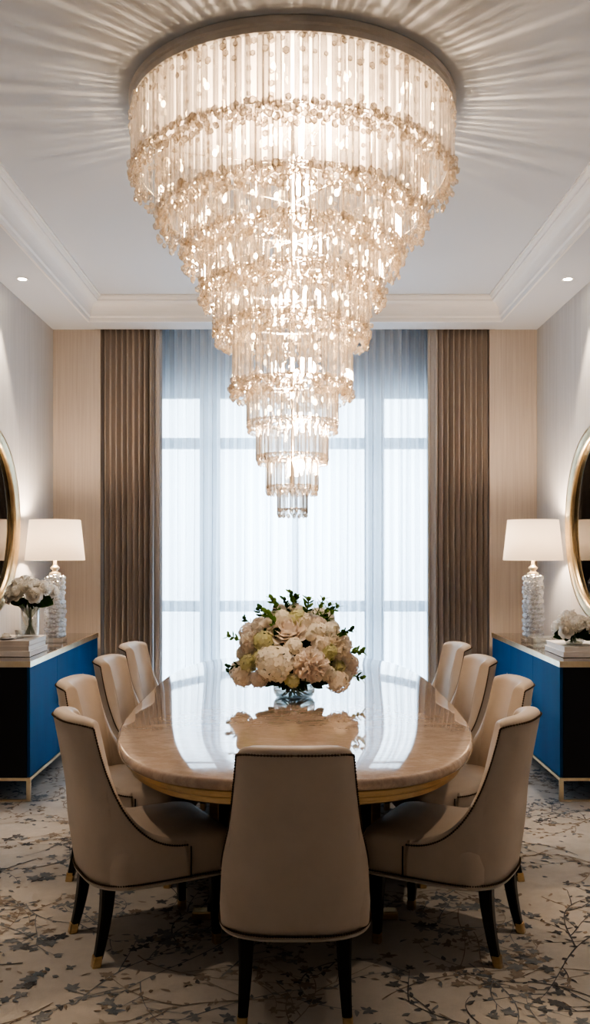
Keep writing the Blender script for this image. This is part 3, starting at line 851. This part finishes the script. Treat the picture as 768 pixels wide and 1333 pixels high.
def white_bouquet(x, y, z, label, rx, rz, zc, R, n, seed, stem_h):
    rnd = random.Random(seed)
    r = thing('rose_bouquet', label, 'flowers', (x, y, z), 0, 'white rose bouquets on the sideboards')
    me = None
    pts = []
    for i in range(n):
        zz = 1-1.05*(i+.5)/n; a = i*2.39996+seed
        rr = sqrt(max(0, 1-zz*zz)); d = Vector((rr*cos(a), rr*sin(a), zz))
        p = Vector((d.x*rx, d.y*rx, zc + d.z*rz))
        if me is None: o = peony_mesh(R, rnd, 46).build('rose', M['petal_white'], r); me = o.data; me2 = rose_mesh(R*1.02, rnd)
        elif i == 1: o = me2.build('rose', M['petal_white'], r); me2 = o.data
        else: o = link('rose', me if i % 3 == 0 else me2, r)
        o.location = p; aim(o, d + Vector((0,0,.25))); k = rnd.uniform(.9,1.1); o.scale = (k,k,k)
        pts.append(p)
    lm = leaf_mesh(.12, .034, .3, rnd).build('leaf', M['leaf'], r)
    for i in range(26):
        o = lm if i == 0 else link('leaf', lm.data, r)
        az = i*2.39996; el = rnd.uniform(-.5,.35)
        d = Vector((cos(el)*cos(az), cos(el)*sin(az), sin(el)))
        o.location = Vector((d.x*rx*.35, d.y*rx*.35, zc-rz*.40)); aim(o, d); k = rnd.uniform(.65,1.0)*min(1, rx/.15); o.scale = (k,)*3
    st = MB()
    for i in range(n):
        p = pts[i]; a = i*2.4
        st.tube([(.035*cos(a+2.2), .035*sin(a+2.2), .016), (.012*cos(a), .012*sin(a), stem_h*.55), (p.x*.35, p.y*.35, stem_h), (p.x*.9, p.y*.9, p.z-R*.4)], .0036, 6)
    st.build('stems', M['stem'], r)

# books
def book(x0, x1, y0, y1, z, h, label, mat, rot=0):
    cx, cy = (x0+x1)/2, (y0+y1)/2
    r = thing('book', label, 'book', (cx, cy, z), rot, 'coffee table books')
    a, b = (x1-x0)/2, (y1-y0)/2; s = 1 if cx > 0 else -1
    m = MB(); c = .004
    m.box(-a, a, -b, b, 0, c, 0, .001); m.box(-a, a, -b, b, h-c, h, 0, .001)
    m.box(-a, a, -b, -b+c, c, h-c)                                    # spine towards the room
    m.build('cover', mat, r)
    MB().box(-a+.004, a-.004, -b+c, b-.005, c, h-c).build('page_block', M['pages'], r)
z = CZ+.002
book(-2.065, -1.755, 6.00, 6.44, z, .036, 'pale hardback at the bottom of the left sideboard stack', M['book'])
book(-2.065, -1.765, 6.01, 6.43, z+.036, .034, 'pale hardback in the middle of the left sideboard stack', M['book_grey'])
book(-2.06, -1.765, 6.02, 6.44, z+.070, .034, 'greige hardback on top of the left sideboard stack', M['book_grey'])
book(1.765, 2.07, 5.96, 6.42, z, .036, 'white hardback under the other book on the right sideboard', M['book'])
book(1.775, 2.07, 5.97, 6.41, z+.036, .034, 'white hardback under the roses on the right sideboard', M['book'])

# left: tall glass vase with roses on the books
ZL = z+.104
def vase():
    r = thing('glass_vase', 'clear straight glass vase holding white roses on the left sideboard books', 'vase', (-1.852, 6.34, ZL))
    b = MB(); b.lathe([(0,0),(.058,0),(.060,.006),(.066,.21),(.063,.21),(.057,.012),(0,.012)], 40); b.build('vase_body', M['glass'], r)
    w = MB(); w.lathe([(0,.0125),(.0565,.0125),(.0605,.13),(0,.13)], 32); w.build('water', M['glass'], r)
vase()
white_bouquet(-1.852, 6.34, ZL, 'white roses with dark leaves in the tall vase on the left sideboard', .15, .10, .285, .052, 17, 3, .19)
def dishes():
    r = thing('small_dish', 'small shallow white dish on the left sideboard books', 'dish', (-1.945, 6.12, ZL))
    MB().lathe([(0,0),(.035,0),(.062,.010),(.064,.012),(.06,.013),(.033,.004),(0,.004)], 32).build('dish_body', M['chrome'], r)
    rnd = random.Random(3)
    o = rose_mesh(.034, rnd, 5).build('cut_rose', M['petal_white'], None, (-1.950, 6.115, ZL+.026)); tag(o, 'single cream rose head lying in the small dish', 'flower')
    g = thing('glass_tumbler', 'small clear glass tumbler beside the dish on the left books', 'glass', (-1.885, 6.21, ZL))
    MB().lathe([(0,0),(.026,0),(.034,.055),(.032,.055),(.025,.006),(0,.006)], 28).build('tumbler_body', M['glass'], g)
dishes()
# right: low bowl with roses on the books, clear tray box behind
ZRB = z+.070
def right_side():
    g = thing('glass_bowl', 'low clear glass bowl under the white roses on the right sideboard', 'vase', (1.885, 6.12, ZRB))
    MB().lathe([(0,0),(.05,0),(.062,.02),(.064,.05),(.06,.065),(.058,.065),(.061,.05),(.059,.022),(.048,.006),(0,.006)], 36).build('bowl', M['glass'], g)
    white_bouquet(1.885, 6.12, ZRB, 'low cluster of white roses on the right sideboard books', .125, .085, .10, .055, 13, 9, .06)
    t = thing('acrylic_box', 'small clear acrylic box beside the lamp on the right sideboard', 'box', (1.80, 6.62, z))
    b = MB()
    for x0, x1, y0, y1, z0, z1 in ((-.08,.08,-.07,.07,0,.006), (-.08,-.075,-.07,.07,.006,.07), (.075,.08,-.07,.07,.006,.07), (-.075,.075,-.07,-.065,.006,.07), (-.075,.075,.065,.07,.006,.07)):
        b.box(x0, x1, y0, y1, z0, z1)
    b.build('box_body', M['glass'], t)
    MB().box(-.083, .083, -.073, .073, .0705, .078, 0, .002).build('lid', M['glass'], t)
right_side()

# ------------------------------------------------------------------ chandelier
def chandelier():
    rnd = random.Random(99)
    X0, Y0 = -.012, 4.327
    r = thing('chandelier', 'huge tiered crystal chandelier tapering down from the ceiling over the table', 'chandelier', (X0, Y0, ZC))
    RP = .766
    p = MB(); p.lathe([(0,-.0005),(RP,-.0005),(RP+.004,-.006),(RP+.004,-.03),(RP-.006,-.036),(RP-.006,-.062),(RP-.02,-.066),(0,-.066)], 96, smooth=False)
    p.build('ceiling_plate', M['plate'], r)
    #      radius, rod top z, rod bottom z, bead band height, rows
    tiers = [(.752,3.640,3.345,.075,3),(.630,3.42,3.150,.085,3),(.512,3.24,2.990,.085,3),(.430,3.06,2.815,.080,3),(.358,2.88,2.625,.075,3),
             (.280,2.69,2.36,.070,3),(.212,2.40,2.175,.045,2),(.165,2.20,2.015,.035,2),(.118,2.03,1.870,.035,2),(.066,1.885,1.760,.03,1)]
    rods = []; beads = []
    def rod_mesh(h, w=.0150, d=.0085):
        mb = MB(); c = [(-w,0),(-w*.5,-d),(w*.5,-d),(w,0),(w*.5,d),(-w*.5,d)]
        rr = [[(x*.6, y*.6, 0) for x, y in c]] + [[(x, y, zz) for x, y in c] for zz in (-.008, -h+.014)] + [[(x*.35, y*.35, -h) for x, y in c]]
        return mb.loft(rr, cap0=True, cap1=True, smooth=False)
    for ti, (R, zt, zb, bh, rows) in enumerate(tiers):
        n = max(10, int(2*pi*R/.038))
        for j in range(n):
            a = 2*pi*(j+.5)/n + rnd.uniform(-.5,.5)*.038/R*.55
            rods.append((ti, R, a, zt, zt-zb+rnd.uniform(-.008,.008), rnd.choice((0,0,1,-1))*rnd.uniform(.2,.9)))
        # bead garland round the bottom of the tier
        for row in range(rows+1):
            nb = int(2*pi*R/(.034 if ti < 6 else .026))
            for j in range(nb):
                a = 2*pi*(j+.5*(row % 2))/nb + rnd.uniform(-.25,.25)*(.03 if ti < 6 else .004)/R
                rr = R + rnd.uniform(-.024,.020)*(1 if ti < 6 else .15)
                q = rnd.uniform(.012,.021) if ti < 6 else rnd.uniform(.009,.011)
                beads.append((ti, rr, a, zb + .03 - bh*row/max(1, rows) + rnd.uniform(-.010,.010)*(1 if ti < 6 else .1), q, rnd.uniform(.5,1)))
        # bead strings behind the rods
        if ti < 6:
            ns = int(2*pi*R/.115)
            for j in range(ns):
                a = 2*pi*(j+rnd.random()*.6)/ns
                zz = zt-.01
                while zz > zb+.02:
                    beads.append((ti, R-.03, a, zz, rnd.uniform(.009,.016), rnd.uniform(.3,1))); zz -= rnd.uniform(.035,.07)
        # crown of round discs at the top of the first tiers
        if ti in (0, 1, 2):
            for row in range(2):
                nb = int(2*pi*R/.060)
                for j in range(nb):
                    a = 2*pi*(j+rnd.uniform(-.3,.3))/nb
                    beads.append((ti, R+.014, a, zt-.03-row*.05+rnd.uniform(-.02,.02), rnd.uniform(.010,.017), .5))
        for zz, rr in ((zt+.004, R-.004), (zb+.035, R-.020)):
            f = MB(); q = .0035
            f.loft([[((rr+q*cos(k*pi/2+.785))*cos(2*pi*j/64), (rr+q*cos(k*pi/2+.785))*sin(2*pi*j/64), zz-ZC+q*sin(k*pi/2+.785)) for k in range(4)] for j in range(65)], smooth=False)
            f.build('tier_ring', M['frame'], r)
        for k in range(4):                                           # spokes carrying the ring
            a = k*pi/2+ti*.3
            MB().tube([(R*cos(a), R*sin(a), zt-ZC+.004), (.012*cos(a), .012*sin(a), zt-ZC+.012)], .003, 5).build('tier_spoke', M['frame'], r)
    MB().tube([(0,0,-.05),(0,0,1.90-ZC)], .009, 10).build('centre_stem', M['frame'], r)
    # the front hundred of each kind stand as parts of their own, the rest is one part
    order = sorted(range(len(rods)), key=lambda i: (rods[i][0] > 1, -(-sin(rods[i][2])*rods[i][1]) + .25*rods[i][0]))
    singles = set(order[:100]); protos = {}; rest = MB()
    for i, (ti, R, a, zt, h, tw) in enumerate(rods):
        if i in singles:
            if ti not in protos:
                o = rod_mesh(tiers[ti][1]-tiers[ti][2]).build('crystal_rod', M['crystal'], r); protos[ti] = o.data
            else: o = link('crystal_rod', protos[ti], r)
            o.location = (R*cos(a), R*sin(a), zt-ZC); o.rotation_euler = (0, 0, a+pi/2+tw)
        else:
            m = rod_mesh(h); rest.add(m.v, m.f, 0, False, T(R*cos(a), R*sin(a), zt-ZC, 1, a+pi/2+tw))
    o = rest.build('crystal_rod', M['crystal'], r); o['kind'] = 'stuff'
    bo = sorted(range(len(beads)), key=lambda i: (beads[i][0] > 0, sin(beads[i][2])*beads[i][1] - beads[i][4]*6))
    singles = set(bo[:100]); proto = None; rest = MB(); vs, fs = ico(1)
    for i, (ti, R, a, z, q, fl) in enumerate(beads):
        L_ = (R*cos(a), R*sin(a), z-ZC)
        if i in singles:
            if proto is None: o = MB().add(vs, fs, 0, False).build('crystal_bead', M['bead'], r); proto = o.data
            else: o = link('crystal_bead', proto, r)
            o.location = L_; o.rotation_euler = (0, 0, a); o.scale = (q*fl, q, q)
        else: rest.add(vs, fs, 0, False, T(*L_, (q*fl, q, q), a))
    o = rest.build('crystal_bead', M['bead'], r); o['kind'] = 'stuff'
    # bulbs: a ring inside every tier
    bm_ = None
    for ti, (R, zt, zb, bh, rows) in enumerate(tiers[:7]):
        n = [14,12,10,8,6,5,3][ti]; rr = max(.05, R-.085)
        for j in range(n):
            a = 2*pi*(j+.25+.5*(ti % 2))/n
            zz = zt-ZC-.085-.03*(j % 2)
            if bm_ is None:
                bm_ = MB().lathe([(0,-.016),(.007,-.013),(.0105,-.005),(.0105,.003),(.006,.012),(0,.016)], 10); o = bm_.build('bulb', M['bulb'], r); bm_ = o.data
            else: o = link('bulb', bm_, r)
            o.location = (rr*cos(a), rr*sin(a), zz)
    # light of the bulbs, on the axis; lowest pair added to brighten the table
    for z, en in ((3.48,14),(3.27,32),(3.02,20),(2.76,14),(2.45,16),(2.20,10),(2.0,7)):
        l = bpy.data.lights.new('bulb_and_fill_light', 'POINT'); l.energy = en; l.color = (1,.75,.53); l.shadow_soft_size = .048
        link('bulb_and_fill_light', l, r, (.03, 0, z-ZC))
    specs = [(2,.38,3,3.08,3.0),(3,.28,3,2.92,2.6)]
    for ti, rr, n, z, en in specs:
        for j in range(n):
            a = 2*pi*(j+.4+.31*ti)/n
            l = bpy.data.lights.new('bulb_and_fill_light', 'POINT'); l.energy = en; l.color = (1,.75,.53); l.shadow_soft_size = .012
            link('bulb_and_fill_light', l, r, (rr*cos(a), rr*sin(a), z-ZC))
chandelier()

# ------------------------------------------------------------------ recessed downlights
def downlights():
    first = None
    for s, lab in ((-1, 'left'), (1, 'right')):
        for k, y in enumerate((6.40, 3.6, .8)):  # only the back pair is seen; the rest are added for fill
            if first is None:
                r = link('recessed_downlight', None)
                MB().lathe([(.030,.012),(.030,-.001),(.042,-.003),(.044,0),(.044,.002)], 28).build('trim_ring', M['trimw'], r)
                MB().lathe([(0,.0),(.0295,.0)], 24).build('lens', M['down'], r)
                l = bpy.data.lights.new('downlight', 'SPOT'); l.energy = 40; l.color = (1,.80,.60); l.spot_size = radians(62); l.spot_blend = .5; l.shadow_soft_size = .025
                link('downlight', l, r, (0, 0, -.012))
                first = r; o = r
            else: o = copy_tree(first)
            o.location = (s*1.925, y, ZS-.001)
            where = ('near the back corner', 'added unseen as fill half way along the room', 'added unseen as fill towards the front of the room')[k]
            tag(o, f'small round recessed downlight in the {lab} soffit, {where}', 'downlight', 'recessed downlights')
downlights()

# ------------------------------------------------------------------ daylight outside
w = bpy.data.worlds.new('world'); S.world = w; w.use_nodes = True
nt = w.node_tree; nt.nodes.clear()
out = nt.nodes.new('ShaderNodeOutputWorld'); bg = nt.nodes.new('ShaderNodeBackground'); bg.inputs['Strength'].default_value = 5.6
tc = nt.nodes.new('ShaderNodeTexCoord'); sx = nt.nodes.new('ShaderNodeSeparateXYZ'); rp = nt.nodes.new('ShaderNodeValToRGB')
mr = nt.nodes.new('ShaderNodeMapRange'); mr.inputs[1].default_value = -.25; mr.inputs[2].default_value = .5
nt.links.new(tc.outputs['Generated'], sx.inputs[0]); nt.links.new(sx.outputs['Z'], mr.inputs[0]); nt.links.new(mr.outputs[0], rp.inputs[0])
e = rp.color_ramp.elements; e[0].position = 0; e[0].color = (.54,.68,.84,1); e[1].position = 1; e[1].color = (.68,.86,1.05,1)
x = e.new(.30); x.color = (.66,.80,.95,1); x = e.new(.42); x.color = (.76,.91,1.06,1)
nt.links.new(rp.outputs[0], bg.inputs[0]); nt.links.new(bg.outputs[0], out.inputs[0])

S.view_settings.view_transform = 'AgX'
S.view_settings.look = 'AgX - High Contrast'
S.view_settings.exposure = 1.0
S.cycles.transparent_max_bounces = 40
S.cycles.max_bounces = 10; S.cycles.diffuse_bounces = 5; S.cycles.glossy_bounces = 5; S.cycles.transmission_bounces = 8
S.cycles.sample_clamp_indirect = 4; S.cycles.sample_clamp_direct = 0
S.cycles.caustics_reflective = False; S.cycles.caustics_refractive = False
S.cycles.use_denoising = True
